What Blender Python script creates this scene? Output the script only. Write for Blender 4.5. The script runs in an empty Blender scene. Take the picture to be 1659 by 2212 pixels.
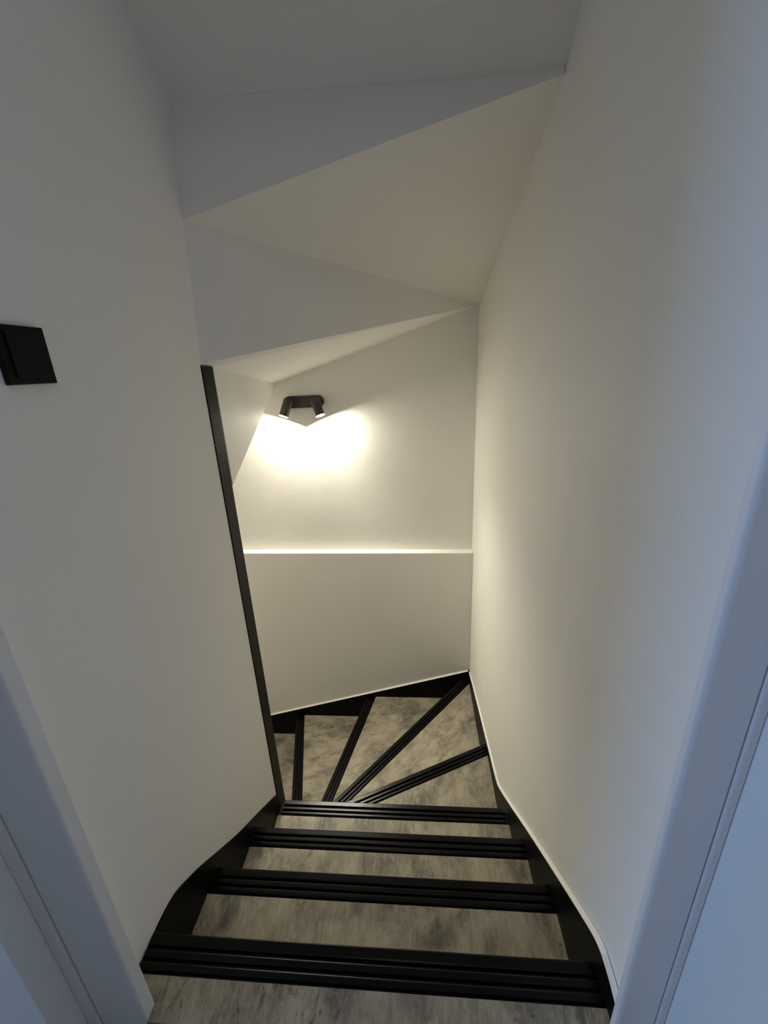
import bpy, bmesh, math, random
from mathutils import Vector, Matrix

random.seed(4)
scene = bpy.context.scene
COL = scene.collection

# ------------------------------------------------------------------ camera
cam_d = bpy.data.cameras.new('camera')
cam = bpy.data.objects.new('camera', cam_d); COL.objects.link(cam)
cam_d.sensor_fit = 'HORIZONTAL'; cam_d.sensor_width = 36.0
cam_d.lens = 36.0 * 897.265 / 1659.0
cam_d.clip_start = 0.01
RX = Vector((0.996683, 0.069453, -0.042414)); UY = Vector((0.017079, 0.331070, 0.943452)); FW = Vector((-0.079567, 0.941047, -0.328785))
m = Matrix.Identity(4)
for i in range(3):
    m[i][0] = RX[i]; m[i][1] = UY[i]; m[i][2] = -FW[i]
m.translation = (0.12512, -0.51214, 1.13617)
cam.matrix_world = m
scene.camera = cam

# ------------------------------------------------------------------ light and exposure
scene.view_settings.view_transform = 'Standard'
scene.view_settings.look = 'None'
scene.view_settings.gamma = 1.0
scene.view_settings.use_curve_mapping = False
scene.view_settings.exposure = 0.0
scene.cycles.use_denoising = True
scene.cycles.max_bounces = 8
scene.cycles.diffuse_bounces = 7
scene.cycles.adaptive_threshold = 0.06
scene.cycles.sample_clamp_indirect = 4.0

LAMP_STRENGTH = 870.0                      # the two LED lenses of the wall spotlight
LAMP_COLOR = (1.0, 0.93, 0.745)
BEAM_W = 62.0                              # the reflector beam of each spotlight head
DUSK_W = 38.0                              # dusk daylight through the window of the room on the left
DUSK_COLOR = (0.30, 0.53, 1.0)
HALL_W = 1.15                              # warm fill light added behind the camera for soffit and jambs
HALL_COLOR = (1.0, 0.76, 0.52)
LANDING_FILL = 11.0                    # unseen glowing disc added to brighten the door jambs

world = bpy.data.worlds.new('world'); scene.world = world; world.use_nodes = True
bg = world.node_tree.nodes['Background']
bg.inputs[0].default_value = (0.10, 0.17, 0.32, 1); bg.inputs[1].default_value = 0.3

def area(name, loc, direction, sx, sy, power, color):
    d = bpy.data.lights.new(name, 'AREA'); d.shape = 'RECTANGLE'; d.size = sx; d.size_y = sy
    d.energy = power; d.color = color
    o = bpy.data.objects.new(name, d); COL.objects.link(o)
    o.location = loc; o.rotation_euler = Vector(direction).to_track_quat('-Z', 'Y').to_euler()
    return o
area('window_daylight', (-3.26, -0.80, 1.15), (1, 0, 0), 0.75, 1.7, DUSK_W, DUSK_COLOR)
area('landing_rear_fill', (0.0, -2.36, 1.2), (0, 1, 0), 0.8, 1.9, HALL_W, HALL_COLOR)  # added warm fill, no known source behind it

# ------------------------------------------------------------------ materials
def new_mat(name):
    mt = bpy.data.materials.new(name); mt.use_nodes = True
    nt = mt.node_tree; b = nt.nodes['Principled BSDF']
    return mt, nt, b
def N(nt, t, **kw):
    n = nt.nodes.new(t)
    for k, v in kw.items():
        if k.startswith('i_'):
            key = k[2:]
            n.inputs[int(key) if key.isdigit() else key].default_value = v
        else: setattr(n, k, v)
    return n
def ramp(nt, src, stops):
    r = N(nt, 'ShaderNodeValToRGB')
    e = r.color_ramp.elements
    while len(e) < len(stops): e.new(0.5)
    for x, (p, c) in zip(e, stops): x.position = p; x.color = c if len(c) == 4 else (*c, 1)
    nt.links.new(src, r.inputs[0]); return r
def mix(nt, fac, a, b, mode='MIX'):
    n = N(nt, 'ShaderNodeMix'); n.data_type = 'RGBA'; n.blend_type = mode
    for s, v in ((n.inputs[0], fac), (n.inputs[6], a), (n.inputs[7], b)):
        if hasattr(v, 'is_linked'): nt.links.new(v, s)
        else: s.default_value = v
    return n.outputs[2]

def paint(name, color, rough=0.6, bump=0.25, scale=90.0):
    mt, nt, b = new_mat(name)
    tc = N(nt, 'ShaderNodeTexCoord')
    big = N(nt, 'ShaderNodeTexNoise', i_Scale=1.7, i_Detail=3.0); nt.links.new(tc.outputs['Object'], big.inputs['Vector'])
    r = ramp(nt, big.outputs['Fac'], [(0.35, tuple(c * 0.97 for c in color)), (0.65, color)])
    nt.links.new(r.outputs[0], b.inputs['Base Color'])
    b.inputs['Roughness'].default_value = rough
    b.inputs['Specular IOR Level'].default_value = 0.3
    fine = N(nt, 'ShaderNodeTexNoise', i_Scale=scale, i_Detail=4.0); nt.links.new(tc.outputs['Object'], fine.inputs['Vector'])
    wave = N(nt, 'ShaderNodeTexNoise', i_Scale=3.5, i_Detail=2.0); nt.links.new(tc.outputs['Object'], wave.inputs['Vector'])
    b1 = N(nt, 'ShaderNodeBump', i_Strength=bump, i_Distance=0.002); nt.links.new(fine.outputs['Fac'], b1.inputs['Height'])
    b2 = N(nt, 'ShaderNodeBump', i_Strength=0.25, i_Distance=0.012); nt.links.new(wave.outputs['Fac'], b2.inputs['Height'])
    nt.links.new(b1.outputs[0], b2.inputs['Normal']); nt.links.new(b2.outputs[0], b.inputs['Normal'])
    return mt
WALL = paint('white_wall_paint', (0.875, 0.86, 0.825))
SOFFIT = paint('white_soffit_paint', (0.87, 0.855, 0.825), bump=0.15)
FRAME = paint('white_lacquered_frame', (0.78, 0.78, 0.78), rough=0.35, bump=0.05)
CAULK = paint('white_caulk', (0.85, 0.83, 0.78), rough=0.5, bump=0.1)
BEIGE = paint('bounce_damping_beige', (0.42, 0.37, 0.30), rough=0.7)  # unseen walls darkened on purpose to cut blue bounce light
ABSORBER = paint('absorber_brown', (0.20, 0.13, 0.075), rough=0.45, bump=0.1)  # dark brown of the door added to soak up blue light

def black(name, color, rough, wear=0.0, worn=(0.12, 0.10, 0.085), spec=0.12):
    mt, nt, b = new_mat(name)
    tc = N(nt, 'ShaderNodeTexCoord')
    n = N(nt, 'ShaderNodeTexNoise', i_Scale=9.0, i_Detail=5.0); nt.links.new(tc.outputs['Object'], n.inputs['Vector'])
    r = ramp(nt, n.outputs['Fac'], [(0.3, tuple(c * 0.75 for c in color)), (0.7, tuple(c * 1.2 for c in color))])
    col = r.outputs[0]
    if wear:
        w = N(nt, 'ShaderNodeTexNoise', i_Scale=160.0, i_Detail=3.0); nt.links.new(tc.outputs['Object'], w.inputs['Vector'])
        sep = N(nt, 'ShaderNodeSeparateXYZ'); nt.links.new(tc.outputs['Object'], sep.inputs[0])
        band = N(nt, 'ShaderNodeMapRange', i_1=0.84, i_2=1.06, i_3=0.0, i_4=1.0); nt.links.new(sep.outputs[2], band.inputs[0])
        tri0 = N(nt, 'ShaderNodeMath', operation='PINGPONG', i_1=0.5); nt.links.new(band.outputs[0], tri0.inputs[0])
        tri = N(nt, 'ShaderNodeMath', operation='MULTIPLY', i_1=2.0); nt.links.new(tri0.outputs[0], tri.inputs[0])
        s = ramp(nt, w.outputs['Fac'], [(0.55, (0, 0, 0)), (0.60, (1, 1, 1))])
        f = N(nt, 'ShaderNodeMath', operation='MULTIPLY'); nt.links.new(s.outputs[0], f.inputs[0]); nt.links.new(tri.outputs[0], f.inputs[1])
        col = mix(nt, f.outputs[0], col, (*worn, 1))
    nt.links.new(col, b.inputs['Base Color'])
    b.inputs['Roughness'].default_value = rough
    b.inputs['Specular IOR Level'].default_value = spec
    fine = N(nt, 'ShaderNodeTexNoise', i_Scale=60.0, i_Detail=3.0); nt.links.new(tc.outputs['Object'], fine.inputs['Vector'])
    b1 = N(nt, 'ShaderNodeBump', i_Strength=0.12, i_Distance=0.002); nt.links.new(fine.outputs['Fac'], b1.inputs['Height'])
    nt.links.new(b1.outputs[0], b.inputs['Normal'])
    return mt
BLACK = black('black_wood_paint', (0.0030, 0.0028, 0.0026), 0.45)
NEWEL = black('black_newel_paint', (0.008, 0.007, 0.006), 0.42, wear=1.0)
NOSE = black('black_nosing_plastic', (0.0025, 0.0024, 0.0024), 0.26, spec=0.19)
LAMPM = black('matt_black_metal', (0.052, 0.044, 0.041), 0.5, spec=0.3)
SWITCH = black('matt_black_plastic', (0.006, 0.006, 0.006), 0.5)

def concrete(name, angle, seed):
    mt, nt, b = new_mat(name)
    tc = N(nt, 'ShaderNodeTexCoord')
    mp = N(nt, 'ShaderNodeMapping'); nt.links.new(tc.outputs['Object'], mp.inputs[0])
    mp.inputs['Rotation'].default_value = (0, 0, angle); mp.inputs['Location'].default_value = (seed * 3.7, seed * 1.9, seed * 0.83)
    def noise(scale, detail, rough=0.55, stretch=None, dist=0.0):
        src = mp.outputs[0]
        if stretch:
            m2 = N(nt, 'ShaderNodeMapping'); m2.inputs['Scale'].default_value = stretch; nt.links.new(src, m2.inputs[0]); src = m2.outputs[0]
        n = N(nt, 'ShaderNodeTexNoise', i_Scale=scale, i_Detail=detail, i_Roughness=rough, i_Distortion=dist); nt.links.new(src, n.inputs['Vector']); return n.outputs['Fac']
    cloud = ramp(nt, noise(7.0, 7.0, 0.68, (1.25, 0.8, 1), 0.4), [(0.36, (0.120, 0.109, 0.090)), (0.47, (0.245, 0.218, 0.163)), (0.58, (0.355, 0.316, 0.238))])
    streak = ramp(nt, noise(4.5, 6.0, 0.7, ((5.0 if abs(angle) < 0.2 else 2.2), 1.0, 1), 0.8), [(0.33, (0.62, 0.61, 0.60)), (0.50, (1, 1, 1)), (0.72, (1.14, 1.13, 1.11))])
    col = mix(nt, 0.9, cloud.outputs[0], streak.outputs[0], 'MULTIPLY')
    scuff = ramp(nt, noise(34.0, 8.0, 0.78, (1.3, 0.55, 1), 0.9), [(0.535, (0, 0, 0)), (0.62, (0.85, 0.85, 0.85))])
    gate0 = ramp(nt, noise(5.0, 3.0), [(0.46, (0.1, 0.1, 0.1)), (0.60, (1, 1, 1))])
    f0 = mix(nt, 1.0, scuff.outputs[0], gate0.outputs[0], 'MULTIPLY')
    col = mix(nt, f0, col, (0.070, 0.061, 0.049, 1))
    light = ramp(nt, noise(42.0, 8.0, 0.75, (1.5, 0.45, 1), 0.8), [(0.545, (0, 0, 0)), (0.64, (0.55, 0.55, 0.55))])
    col = mix(nt, light.outputs[0], col, (0.44, 0.41, 0.35, 1))
    fine = ramp(nt, noise(7.0, 6.0, 0.7, (26.0, 1.6, 1), 0.2), [(0.40, (0.74, 0.74, 0.73)), (0.55, (1, 1, 1)), (0.68, (1.10, 1.09, 1.07))])
    col = mix(nt, 0.35 if abs(angle) < 0.2 else 0.12, col, fine.outputs[0], 'MULTIPLY')
    vein = ramp(nt, noise(13.0, 4.0, 0.65, (1.5, 0.7, 1), 1.6), [(0.492, (0, 0, 0)), (0.5, (0.30, 0.30, 0.30)), (0.508, (0, 0, 0))])
    col = mix(nt, vein.outputs[0], col, (0.40, 0.375, 0.32, 1))
    vor = N(nt, 'ShaderNodeTexVoronoi', i_Scale=30.0); nt.links.new(mp.outputs[0], vor.inputs['Vector'])
    spot = ramp(nt, vor.outputs['Distance'], [(0.05, (0.85, 0.85, 0.85)), (0.10, (0, 0, 0))])
    gate = ramp(nt, noise(9.0, 2.0), [(0.56, (0, 0, 0)), (0.62, (1, 1, 1))])
    f = mix(nt, 1.0, spot.outputs[0], gate.outputs[0], 'MULTIPLY')
    col = mix(nt, f, col, (0.055, 0.047, 0.038, 1))
    nt.links.new(col, b.inputs['Base Color'])
    b.inputs['Roughness'].default_value = 0.5
    b.inputs['Specular IOR Level'].default_value = 0.35
    bp = N(nt, 'ShaderNodeBump', i_Strength=0.15, i_Distance=0.001); nt.links.new(noise(60.0, 3.0), bp.inputs['Height'])
    nt.links.new(bp.outputs[0], b.inputs['Normal'])
    return mt

def emitter(name, color, strength):
    mt, nt, b = new_mat(name)
    nt.nodes.remove(b); e = N(nt, 'ShaderNodeEmission'); e.inputs[0].default_value = (*color, 1); e.inputs[1].default_value = strength
    nt.links.new(e.outputs[0], nt.nodes['Material Output'].inputs[0]); return mt
LENS = emitter('lit_led_lens', LAMP_COLOR, LAMP_STRENGTH)
def glassm():
    mt, nt, b = new_mat('window_glass')
    b.inputs['Transmission Weight'].default_value = 1.0; b.inputs['Roughness'].default_value = 0.0; b.inputs['IOR'].default_value = 1.45
    return mt
GLASS = glassm()

# ------------------------------------------------------------------ helpers
def link(name, bm, mat, parent=None, bevel=0.0, seg=2, smooth=False):
    bmesh.ops.remove_doubles(bm, verts=bm.verts, dist=1e-6)
    bmesh.ops.recalc_face_normals(bm, faces=bm.faces)
    me = bpy.data.meshes.new(name); bm.to_mesh(me); bm.free()
    me.materials.append(mat)
    o = bpy.data.objects.new(name, me); COL.objects.link(o)
    if parent: o.parent = parent
    if smooth:
        for p in me.polygons: p.use_smooth = True
    if bevel:
        md = o.modifiers.new('bevel', 'BEVEL'); md.width = bevel; md.segments = seg; md.limit_method = 'ANGLE'; md.angle_limit = math.radians(35)
    return o
def prism(bm, base, vec):
    """extrude a polygon (list of 3-D points) along vec"""
    vec = Vector(vec)
    a = [bm.verts.new(Vector(p)) for p in base]; b = [bm.verts.new(Vector(p) + vec) for p in base]
    n = len(a)
    bm.faces.new(a[::-1]); bm.faces.new(b)
    for i in range(n): bm.faces.new((a[i], a[(i + 1) % n], b[(i + 1) % n], b[i]))
def box(bm, x0, x1, y0, y1, z0, z1):
    prism(bm, [(x0, y0, z0), (x1, y0, z0), (x1, y1, z0), (x0, y1, z0)], (0, 0, z1 - z0))
def polyz(pts, z): return [(x, y, z) for x, y in pts]
def mesh_of(fn, *a):
    bm = bmesh.new(); fn(bm, *a); return bm
def empty(name, loc=(0, 0, 0)):
    o = bpy.data.objects.new(name, None); COL.objects.link(o); o.location = loc; o.empty_display_size = 0.1; return o
def tag(o, label, cat, kind=None, group=None):
    o['label'] = label; o['category'] = cat
    if kind: o['kind'] = kind
    if group: o['group'] = group
    return o
def structure(name, bm, mat, label, cat, **kw):
    return tag(link(name, bm, mat, **kw), label, cat, 'structure')
def clip(poly, p, n):
    """keep the side of the line through p with normal n (dot >= 0)"""
    out = []
    for i in range(len(poly)):
        a, b = poly[i], poly[(i + 1) % len(poly)]
        da = (a[0] - p[0]) * n[0] + (a[1] - p[1]) * n[1]; db = (b[0] - p[0]) * n[0] + (b[1] - p[1]) * n[1]
        if da >= 0: out.append(a)
        if da * db < 0:
            t = da / (da - db); out.append((a[0] + t * (b[0] - a[0]), a[1] + t * (b[1] - a[1])))
    return out

# ------------------------------------------------------------------ dimensions
RISE, GO = 0.1855, 0.2324
XL, XR = -0.457, 0.459                       # inner faces of the stringers
YB = 1.872                                   # face of the stringer on the back wall
STRIP, OVER = 0.063, 0.022                   # depth of a nosing strip, overhang beyond the riser
NY0, NY1 = 0.655, 0.722                      # the newel post

# ------------------------------------------------------------------ walls
left_profile = [(-0.103, -0.004), (-0.054, -0.004), (-0.001, 0.0), (0.025, 0.0), (0.060, -0.006), (0.086, -0.016), (0.129, -0.046), (0.185, -0.090),
                (0.269, -0.164), (0.371, -0.250), (0.501, -0.348), (0.628, -0.446), (NY0, -0.470)]
right_profile = [(-0.103, 0.046), (-0.075, 0.058), (-0.040, 0.066), (0.002, 0.060), (0.077, 0.005), (0.204, -0.097), (0.428, -0.281), (0.653, -0.472),
                 (0.800, -0.592), (0.860, -0.634), (0.930, -0.655), (1.149, -0.702), (1.551, -0.788), (1.884, -0.872)]

def smooth(pts, k=4):
    out = []
    for i in range(len(pts) - 1):
        p0, p1, p2, p3 = pts[max(i - 1, 0)], pts[i], pts[i + 1], pts[min(i + 2, len(pts) - 1)]
        for j in range(k):
            t = j / k
            out.append(tuple(0.5 * (2 * p1[c] + (p2[c] - p0[c]) * t + (2 * p0[c] - 5 * p1[c] + 4 * p2[c] - p3[c]) * t * t + (3 * p1[c] - p0[c] - 3 * p2[c] + p3[c]) * t ** 3) for c in (0, 1)))
    return out + [pts[-1]]
left_profile = smooth(left_profile); right_profile = smooth(right_profile)
bm = bmesh.new()
prism(bm, [(-0.46, y, z) for y, z in left_profile] + [(-0.46, NY0, 1.164), (-0.46, 0.80, 1.164), (-0.46, 0.80, 2.42), (-0.46, -0.103, 2.42)], (-0.10, 0, 0))
structure('wall_left', bm, WALL, 'white plastered side wall ending at the black newel post, with the black switch on it', 'wall')

bm = bmesh.new()
prism(bm, [(0.47, y, z) for y, z in right_profile] + [(0.47, 2.03, -0.90), (0.47, 2.03, 2.42), (0.47, -0.103, 2.42)], (0.10, 0, 0))
structure('wall_right', bm, WALL, 'long white plastered wall on the outside of the turn, bluish beside the door frame', 'wall')

XE = -1.52
def lz(x): return 0.031 + (x + 1.004) / 1.463 * -0.013        # height of the ledge
def bs(x): return -1.31 + (x + 1.004) / 1.463 * 0.432         # top of the back stringer
bm = bmesh.new(); box(bm, XE, 0.47, 1.945, 2.03, -0.15, 1.70)
back = structure('wall_back', bm, WALL, 'white far wall carrying the twin spotlight, with a boxed lower part and narrow ledge', 'wall')
bm = bmesh.new()
prism(bm, [(XE, 1.884, bs(XE)), (0.47, 1.884, bs(0.47)), (0.47, 1.884, lz(0.47)), (XE, 1.884, lz(XE))], (0, 0.0605, 0))
link('boxed_lower_panel', bm, WALL, back, bevel=0.004)

# ------------------------------------------------------------------ ceiling: underside of the flight above
N0, N1, N2 = (-0.46, 0.736, 1.773), (-0.46, 0.700, 1.514), (-0.46, 0.665, 1.167)
P1U, P1, P2, P3, P4 = (0.47, 0.712, 1.748), (0.47, 0.705, 1.734), (0.47, 1.945, 1.424), (-0.677, 1.945, 1.075), (-1.017, 1.945, 0.468)
def plane_pt(a, b, c, x, y):
    a, b, c = Vector(a), Vector(b), Vector(c); n = (b - a).cross(c - a)
    return (x, y, a.z - (n.x * (x - a.x) + n.y * (y - a.y)) / n.z)
ceil = empty('ceiling', (0, 0.7, 1.75))
tag(ceil, 'white faceted underside of the winding stair flight above', 'ceiling', 'structure')
def facet(name, pts, up=(0, 0, 1)):
    bm = bmesh.new()
    vs = [bm.verts.new(Vector(p) - Vector((0, 0.7, 1.75))) for p in pts]
    f = bm.faces.new(vs); f.normal_update()
    n = f.normal.copy()
    if n.dot(Vector(up)) < 0: n = -n
    r = bmesh.ops.extrude_face_region(bm, geom=[f])
    bmesh.ops.translate(bm, verts=[e for e in r['geom'] if isinstance(e, bmesh.types.BMVert)], vec=n * 0.03)
    return link(name, bm, SOFFIT, ceil)
SL0, SR0 = (-0.46, -0.12, 2.385), (0.47, -0.12, 2.395)
facet('straight_soffit', [SL0, SR0, P1U, N0])
facet('upper_drop', [N0, P1U, P1, N1], (0, 1, 0.2))
facet('upper_winder_soffit', [N1, P1, P2])
facet('lower_drop', [N1, P2, N2], (0, 1, 0.2))
NR = (-0.46, 0.73, 1.158)
facet('lower_winder_soffit', [N2, P2, P3, NR])
N3 = (-0.462, 0.735, 0.800)
facet('last_drop', [NR, P3, N3], (-1, 0, 0.2))
P5 = (XE, 1.945, 0.72)
facet('side_winder_soffit', [N3, P3, P5, plane_pt(N3, P3, P5, XE, 0.722)])
bm = bmesh.new(); prism(bm, [(0.09 * math.cos(i * math.pi / 16), -1.45 + 0.09 * math.sin(i * math.pi / 16), 0.634) for i in range(32)], (0, 0, 0.005))
link('landing_fill_disc', bm, emitter('landing_fill_glow', (1.0, 0.86, 0.70), LANDING_FILL), ceil)  # made-up emissive disc, fill for the jambs
facet('landing_soffit', [(-0.70, -2.40, 2.39), (0.60, -2.40, 2.39), (0.60, -0.12, 2.39), (-0.70, -0.12, 2.39)])

# ------------------------------------------------------------------ staircase
stair = empty('staircase', (0, 0, 0))
tag(stair, 'black winding staircase turning left, with grey concrete-look treads and ribbed nosings', 'staircase')

# front lines of the nosings: a point and a direction; "down" is to the left of a->b turned towards the lower tread
def line(a, b): return (Vector(a), (Vector(b) - Vector(a)).normalized())
front = {k: line((-0.5, k * GO), (0.5, k * GO)) for k in range(4)}
front[4] = line((-0.23, 0.828), (0.468, 1.171))
front[5] = line((-0.328, 0.958), (0.43, 1.873))
front[6] = line((-0.433, 1.092), (-0.259, 1.874))
front[7] = line((-0.656, 1.223), (-0.807, 1.874))
front[8] = line((-0.62, 0.80), (-1.40, 1.60))
front[9] = line((-0.62, 0.70), (-1.45, 0.95))
def fwd(k): d = front[k][1]; return Vector((-d.y, d.x))          # towards the lower tread
def region(k):
    """floor outline of tread k before the two front lines cut it"""
    if k <= 4: return [(XL, -0.12), (XR, -0.12), (XR, YB), (XL, YB)]
    if k <= 7: return [(-0.548, NY1 - 0.02), (XR, NY1 - 0.02), (XR, YB), (XE, YB), (XE, NY1 - 0.02)] if k == 7 else [(-0.53, NY1 - 0.02), (XR, NY1 - 0.02), (XR, YB), (-1.2, YB), (-0.53, 0.9)]
    return [(XE, 0.30), (-0.60, 0.30), (-0.56, NY1), (-0.56, YB), (XE, YB)]
def between(k, d0, d1):
    """part of tread k from d0 behind the front of tread k-1 to d1 behind its own front"""
    p = region(k)
    if k > 0: q = front[k - 1][0] - fwd(k - 1) * d0; p = clip(p, q, fwd(k - 1))
    q = front[k][0] - fwd(k) * d1; p = clip(p, q, -fwd(k))
    return p
def span(k, d, side=None):
    """where the line d behind front k crosses the tread"""
    p0 = front[k][0] - fwd(k) * d; dr = front[k][1]
    reg = between(k, OVER, -0.002)
    ts = []
    for i in range(len(reg)):
        a, b = Vector(reg[i]), Vector(reg[(i + 1) % len(reg)]); e = b - a
        den = dr.x * e.y - dr.y * e.x
        if abs(den) < 1e-9: continue
        t = ((a.x - p0.x) * e.y - (a.y - p0.y) * e.x) / den
        s = ((a.x - p0.x) * dr.y - (a.y - p0.y) * dr.x) / den
        if -1e-6 <= s <= 1 + 1e-6: ts.append(t)
    if len(ts) < 2: return None
    return p0 + dr * min(ts), p0 + dr * max(ts)
# cross-section of a ribbed nosing: distance behind the front, height above the tread
RIBS = [(0.000, -0.040), (0.000, -0.001), (0.0015, 0.0025), (0.004, 0.0038), (0.0185, 0.0040), (0.0210, 0.0030), (0.0225, -0.0035), (0.0262, -0.0035), (0.0277, 0.0024),
        (0.0300, 0.0036), (0.0372, 0.0036), (0.0395, 0.0024), (0.0410, -0.0035), (0.0447, -0.0035), (0.0462, 0.0022), (0.0485, 0.0034), (0.0545, 0.0034), (0.0575, 0.0018),
        (0.0595, -0.0030), (STRIP, -0.0030), (STRIP, -0.012), (0.020, -0.012), (0.012, -0.040)]
def nosing(k, parent, name='ribbed_nosing', z=0.0, extra=1.0, trim=0.0):
    bm = bmesh.new(); A = []; B = []
    for d, h in RIBS:
        s = span(k, d * extra)
        if s is None: s = last
        last = s
        dr = (s[1] - s[0]).normalized()
        A.append(bm.verts.new((s[0].x + dr.x * trim, s[0].y + dr.y * trim, z + h))); B.append(bm.verts.new((s[1].x - dr.x * trim, s[1].y - dr.y * trim, z + h)))
    n = len(A)
    for i in range(n): bm.faces.new((A[i], A[(i + 1) % n], B[(i + 1) % n], B[i]))
    bm.faces.new(A[::-1]); bm.faces.new(B)
    return link(name, bm, NOSE, parent)

ANG = {0: 0.0, 1: 0.0, 2: 0.0, 3: 0.0, 4: 0.10, 5: 0.75, 6: 1.2, 7: 1.5, 8: 1.9, 9: 2.2}
for k in range(1, 10):
    z = -k * RISE
    outer = between(k, OVER - 0.001, 0.012)
    bm = bmesh.new(); prism(bm, polyz(outer, z - 0.040), (0, 0, 0.036))
    tread = link('tread', bm, BLACK, stair)
    pan = between(k, OVER - 0.004, STRIP)
    bm = bmesh.new(); prism(bm, polyz(pan, z - 0.004), (0, 0, 0.004))
    link('concrete_look_panel', bm, concrete('concrete_look_%d' % k, ANG[k], k), tread)
    nosing(k, tread, z=z, trim=(0.012 if k in (3,) else 0.0))
# the nosing along the edge of the landing
nosing(0, stair, name='landing_nosing', z=0.0, extra=1.03)
# risers
for k in range(0, 9):
    z1 = -k * RISE - 0.0405; z0 = -(k + 1) * RISE - 0.003
    s = span(k, OVER)
    if s is None: continue
    a, b = s; t = fwd(k) * -0.018
    bm = bmesh.new(); prism(bm, [(a.x, a.y, z0), (b.x, b.y, z0), (b.x + t.x, b.y + t.y, z0), (a.x + t.x, a.y + t.y, z0)], (0, 0, z1 - z0))
    link('riser', bm, BLACK, stair)
# stringers
bm = bmesh.new()
lp = left_profile
prism(bm, [(XL, y, z) for y, z in lp] + [(XL, NY0, -0.98), (XL, -0.103, -0.30)], (-0.025, 0, 0))
link('left_stringer', bm, BLACK, stair)
bm = bmesh.new()
prism(bm, [(XR, y, z) for y, z in right_profile] + [(XR, 1.884, -1.35), (XR, 0.95, -1.15), (XR, -0.103, -0.30)], (0.018, 0, 0))
rs = link('right_stringer', bm, BLACK, stair)
bm = bmesh.new()
prism(bm, [(XE, YB, bs(XE)), (XR, YB, bs(XR)), (XR, YB, -1.35), (-0.3, YB, -1.45), (XE, YB, -1.95)], (0, 0.030, 0))
bk = link('back_stringer', bm, BLACK, stair)
# white caulk along the top of the stringers
def bead(pts, side, mat, parent, w=0.0095, h=0.008):
    """a quarter-round bead following pts (3-D), leaning to 'side' (unit vector towards the wall)"""
    bm = bmesh.new(); rings = []
    side = Vector(side)
    for i, p in enumerate(pts):
        p = Vector(p); j = random.uniform(0.93, 1.07)
        rings.append([bm.verts.new(p + Vector((0, 0, -0.002)) ), bm.verts.new(p + Vector((0, 0, 0.0015))), bm.verts.new(p + side * w * 0.55 + Vector((0, 0, h * 0.5 * j))),
                      bm.verts.new(p + side * w + Vector((0, 0, h * j))), bm.verts.new(p + side * w + Vector((0, 0, -0.002)))])
    for a, b in zip(rings, rings[1:]):
        for q in range(5): bm.faces.new((a[q], a[(q + 1) % 5], b[(q + 1) % 5], b[q]))
    bm.faces.new(rings[0][::-1]); bm.faces.new(rings[-1])
    o = link('caulk_bead', bm, mat, parent); return o
def resample(pts, n):
    pts = [Vector(p) for p in pts]; L = [0]
    for a, b in zip(pts, pts[1:]): L.append(L[-1] + (b - a).length)
    out = []
    for i in range(n + 1):
        d = L[-1] * i / n
        for s in range(len(L) - 1):
            if d <= L[s + 1] + 1e-9: t = (d - L[s]) / max(L[s + 1] - L[s], 1e-9); out.append(pts[s].lerp(pts[s + 1], min(t, 1))); break
    return out
bead(resample([(XR, y, z) for y, z in right_profile][:-1] + [(XR, YB, bs(XR) + 0.002)], 130), (1, 0, 0), CAULK, rs)['label'] = 'white caulk line along the wall'
bead(resample([(XR + 0.006, YB, bs(XR)), (XE, YB, bs(XE))], 30), (0, 1, 0), CAULK, bk, w=0.0115)['label'] = 'white caulk line along the wall'
# newel post
bm = bmesh.new(); box(bm, -0.556, XL, NY0 + 0.0005, NY1, -1.95, 1.160)
link('newel_post', bm, NEWEL, stair, bevel=0.0025)

# ------------------------------------------------------------------ landing floor
bm = bmesh.new(); box(bm, -3.3, 0.62, -2.45, -0.1035, -0.22, -0.03)
structure('floor', bm, concrete('concrete_look_hall', 0.05, 23), 'grey concrete-look landing floor behind the door frame', 'floor')
bm = bmesh.new(); prism(bm, polyz([(XL, -0.1028), (-0.3945, -0.1028), (-0.3945, -0.128), (0.4395, -0.128), (0.4395, -0.1028), (XR, -0.1028), (XR, -STRIP * 1.03), (XL, -STRIP * 1.03)], -0.0298), (0, 0, 0.0298))
link('landing_panel', bm, concrete('concrete_look_landing', 0.05, 11), stair)['label'] = 'greyer concrete-look strip at the top of the stairs'

# ------------------------------------------------------------------ door frame round the opening to the stairs
door = empty('door_1', (0, -0.12, 0)); tag(door, 'white painted door frame around the opening to the stairs', 'door frame', 'structure')
def dprism(name, pts, z0, z1, parent, bevel=0.002, mat=FRAME):
    bm = bmesh.new(); prism(bm, [(x, y + 0.12, z0) for x, y in pts], (0, 0, z1 - z0)); return link(name, bm, mat, parent, bevel=bevel)
HT = 2.09
jl = dprism('jamb', [(-0.394, -0.103), (-0.394, -0.1255), (-0.397, -0.1285), (-0.4865, -0.1285), (-0.4865, -0.103)], -0.03, HT, door, 0.003)
dprism('architrave', [(-0.4885, -0.104), (-0.4885, -0.1325), (-0.512, -0.1325), (-0.512, -0.104)], -0.03, HT, door, 0.0035)
jr = dprism('jamb', [(0.440, -0.103), (0.440, -0.1155), (0.4435, -0.1185), (0.4985, -0.1185), (0.4985, -0.103)], -0.03, HT, door, 0.003)
dprism('architrave', [(0.4998, -0.104), (0.4998, -0.1205), (0.5125, -0.1205), (0.5125, -0.104)], -0.03, HT, door, 0.003)
dprism('head_jamb', [(-0.4865, -0.103), (0.4985, -0.103), (0.4985, -0.1285), (-0.4865, -0.1285)], HT, HT + 0.09, door, 0.003)
bm = bmesh.new(); box(bm, -0.62, 0.60, -0.1275, -0.1035, HT + 0.091, 2.38)
structure('wall_front', bm, WALL, 'white wall above the opening to the stairs', 'wall')

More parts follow.
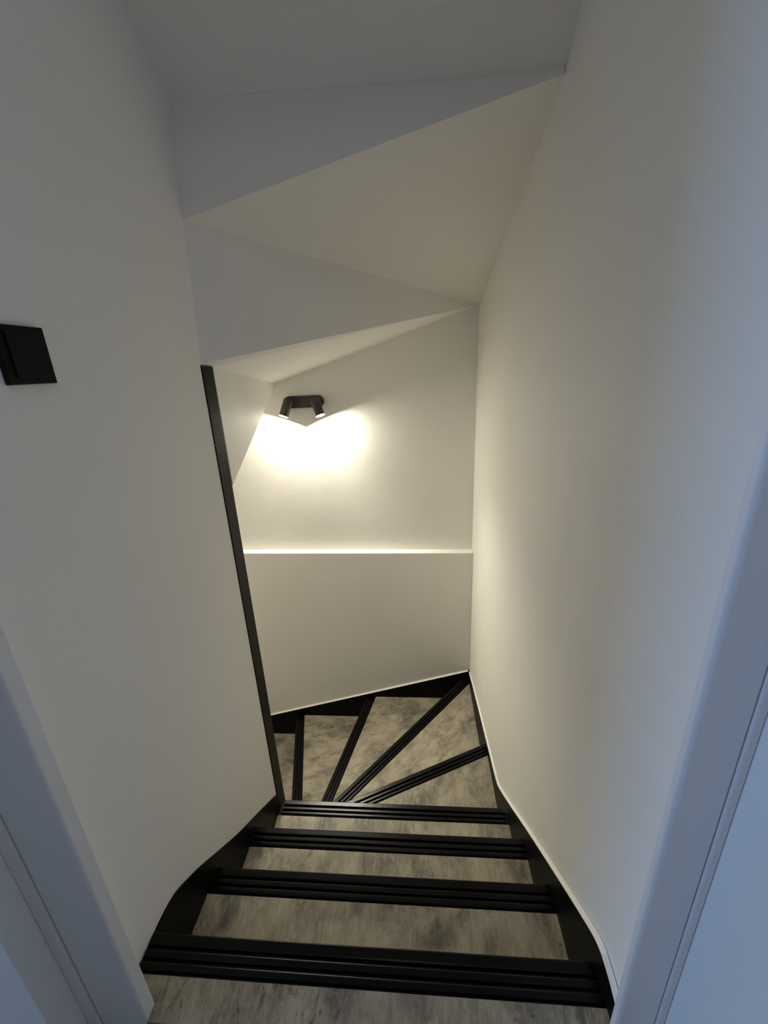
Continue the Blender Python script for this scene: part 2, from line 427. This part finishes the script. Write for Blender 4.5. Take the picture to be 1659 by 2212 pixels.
# ------------------------------------------------------------------ landing and the daylit room on its left
bm = bmesh.new(); box(bm, 0.5127, 0.60, -2.40, -0.104, -0.03, 2.385)
structure('wall_landing_right', bm, WALL, 'white landing wall beside the right door jamb, lit blue', 'wall')
d2 = empty('absorber_door', (0.5127, -1.25, 0)); tag(d2, 'unseen brown door added behind the viewer to absorb blue bounce light', 'door', 'structure')  # added out of view to absorb blue bounce on the landing
bm = bmesh.new(); box(bm, -0.014, -0.0005, -0.42, 0.42, -0.025, 2.05); link('absorber_leaf', bm, ABSORBER, d2, bevel=0.002)
bm = bmesh.new(); box(bm, -0.030, -0.014, 0.30, 0.34, 0.98, 1.02); box(bm, -0.040, -0.030, 0.20, 0.34, 0.99, 1.01); link('absorber_handle', bm, LAMPM, d2, bevel=0.002)
bm = bmesh.new(); box(bm, -0.60, -0.5122, -0.178, -0.104, -0.03, 2.38); box(bm, -0.60, -0.5122, -2.40, -1.35, -0.03, 2.38); box(bm, -0.60, -0.5122, -1.35, -0.178, 2.10, 2.38)
structure('wall_landing_left', bm, WALL, 'narrow white wall strip beside the left door jamb, at the blue-lit opening', 'wall')
bm = bmesh.new(); box(bm, -3.30, -0.601, -0.178, -0.10, -0.03, 2.38)
structure('wall_side_room', bm, WALL, 'wall of the side room catching blue dusk light', 'wall')
bm = bmesh.new(); box(bm, -3.30, -0.601, -2.40, -1.90, -0.03, 2.38)
structure('wall_side_room_rear', bm, BEIGE, 'rear wall of the side room', 'wall')
bm = bmesh.new()
box(bm, -3.30, -3.20, -1.90, -1.20, -0.03, 2.38); box(bm, -3.30, -3.20, -0.40, -0.178, -0.03, 2.38)
box(bm, -3.30, -3.20, -1.20, -0.40, -0.03, 0.28); box(bm, -3.30, -3.20, -1.20, -0.40, 2.03, 2.38)
structure('wall_side_room_window', bm, BEIGE, 'window wall of the side room', 'wall')
bm = bmesh.new(); box(bm, -3.30, -0.61, -2.40, -0.10, 2.385, 2.44)
structure('ceiling_side_room', bm, SOFFIT, 'ceiling of the side room', 'ceiling')
bm = bmesh.new()
box(bm, -0.60, -0.42, -2.45, -2.40, -0.03, 2.38); box(bm, 0.42, 0.60, -2.45, -2.40, -0.03, 2.38); box(bm, -0.42, 0.42, -2.45, -2.40, 2.2, 2.38)
structure('wall_landing_rear', bm, BEIGE, 'landing wall behind the viewer around the opening of the added fill light', 'wall')

# ------------------------------------------------------------------ the lower hall that the stairs reach (closes the stairwell)
bm = bmesh.new(); box(bm, XE - 0.08, XE, 0.10, 2.03, -2.3, 1.40)
structure('wall_stairwell_left', bm, WALL, 'white wall of the stairwell beyond the turn', 'wall')
bm = bmesh.new(); box(bm, XE, -0.561, 0.10, 0.28, -2.3, 1.20)
structure('wall_stairwell_front', bm, WALL, 'white wall closing the lower flight', 'wall')
bm = bmesh.new(); box(bm, -0.64, -0.561, 0.285, 0.655, -2.3, 1.16)
structure('wall_stairwell_inner', bm, WALL, 'white inner wall of the lower flight behind the newel post', 'wall')
bm = bmesh.new(); box(bm, XE, 0.47, 0.10, 1.871, -2.32, -2.0)
structure('floor_lower_hall', bm, concrete('concrete_look_lower_hall', 0.0, 17), 'grey floor at the foot of the stairs', 'floor')

# ------------------------------------------------------------------ wall spotlight
lamp = empty('wall_spotlight', (-0.518, 1.945, 0.967))
tag(lamp, 'black twin wall spotlight with two lit cylinder heads on the far white wall', 'wall lamp')
LO = Vector((-0.518, 1.945, 0.967))
bm = bmesh.new(); pts = []
PW, PH = 0.117, 0.034
for i in range(17): a = -math.pi / 2 + math.pi * i / 16; pts.append(((PW - PH) + PH * math.cos(a), 0, PH * math.sin(a)))
for i in range(17): a = math.pi / 2 + math.pi * i / 16; pts.append((-(PW - PH) + PH * math.cos(a), 0, PH * math.sin(a)))
prism(bm, pts, (0, -0.018, 0))
link('mounting_plate', bm, LAMPM, lamp, bevel=0.002)
def revolve(bm, prof, base, axis, seg=40, cap0=False, cap1=False):
    axis = Vector(axis).normalized(); u = axis.orthogonal().normalized(); v = axis.cross(u); rings = []
    for r, h in prof:
        rings.append([bm.verts.new(Vector(base) + axis * h + (u * math.cos(2 * math.pi * i / seg) + v * math.sin(2 * math.pi * i / seg)) * r) for i in range(seg)])
    for a, b in zip(rings, rings[1:]):
        for i in range(seg): bm.faces.new((a[i], a[(i + 1) % seg], b[(i + 1) % seg], b[i]))
    if cap0: bm.faces.new(rings[0][::-1])
    if cap1: bm.faces.new(rings[-1])
for c, n in (((-0.626, 1.860, 0.895), (-0.310, -0.314, -0.897)), ((-0.412, 1.860, 0.893), (0.332, -0.253, -0.909))):
    c = Vector(c) - LO; n = Vector(n).normalized()
    R = 0.0262; top = c - n * 0.102
    bm = bmesh.new()
    revolve(bm, [(R - 0.004, 0.0), (R - 0.0012, 0.0008), (R, 0.003), (R, 0.101), (R - 0.0006, 0.1020), (R - 0.0016, 0.1020), (R - 0.0020, 0.1000)], top, n, cap0=True)
    head = link('spot_head', bm, LAMPM, lamp, smooth=False)
    for p in head.data.polygons: p.use_smooth = len(p.vertices) == 4
    bm = bmesh.new(); revolve(bm, [(R - 0.0020, 0.0), (R * 0.4, 0.0002)], c - n * 0.0004, n, cap1=True)
    link('lit_lens', bm, LENS, head)['label'] = 'glowing warm white lens'
    d = bpy.data.lights.new('spotlight_beam', 'SPOT'); d.energy = BEAM_W; d.color = LAMP_COLOR; d.spot_size = math.radians(92); d.spot_blend = 1.0; d.shadow_soft_size = 0.018
    so = bpy.data.objects.new('spotlight_beam', d); COL.objects.link(so); so.parent = head
    so.location = c + n * 0.001; so.rotation_euler = (n + Vector((0, -0.27, 0))).to_track_quat('-Z', 'Y').to_euler()
    bm = bmesh.new(); jn = top + n * 0.020; revolve(bm, [(0.008, 0.0), (0.008, abs(jn.y + 0.016))], (jn.x, jn.y, jn.z), (0, 1, 0), seg=20, cap0=True, cap1=True)
    link('swivel_joint', bm, LAMPM, head)

# ------------------------------------------------------------------ light switch
sw = empty('light_switch', (-0.46, 0.113, 1.175)); tag(sw, 'square matt black rocker light switch on the white left wall', 'light switch')
def swbox(name, y0, y1, z0, z1, x0, x1, bevel, parent):
    bm = bmesh.new(); box(bm, x0, x1, y0 - 0.113, y1 - 0.113, z0 - 1.175, z1 - 1.175); return link(name, bm, SWITCH, parent, bevel=bevel)
swbox('cover_frame', 0.0705, 0.1535, 1.1345, 1.2165, 0.0, 0.009, 0.0015, sw)
swbox('rocker', 0.083, 0.1475, 1.1445, 1.2085, 0.009, 0.0125, 0.001, sw)
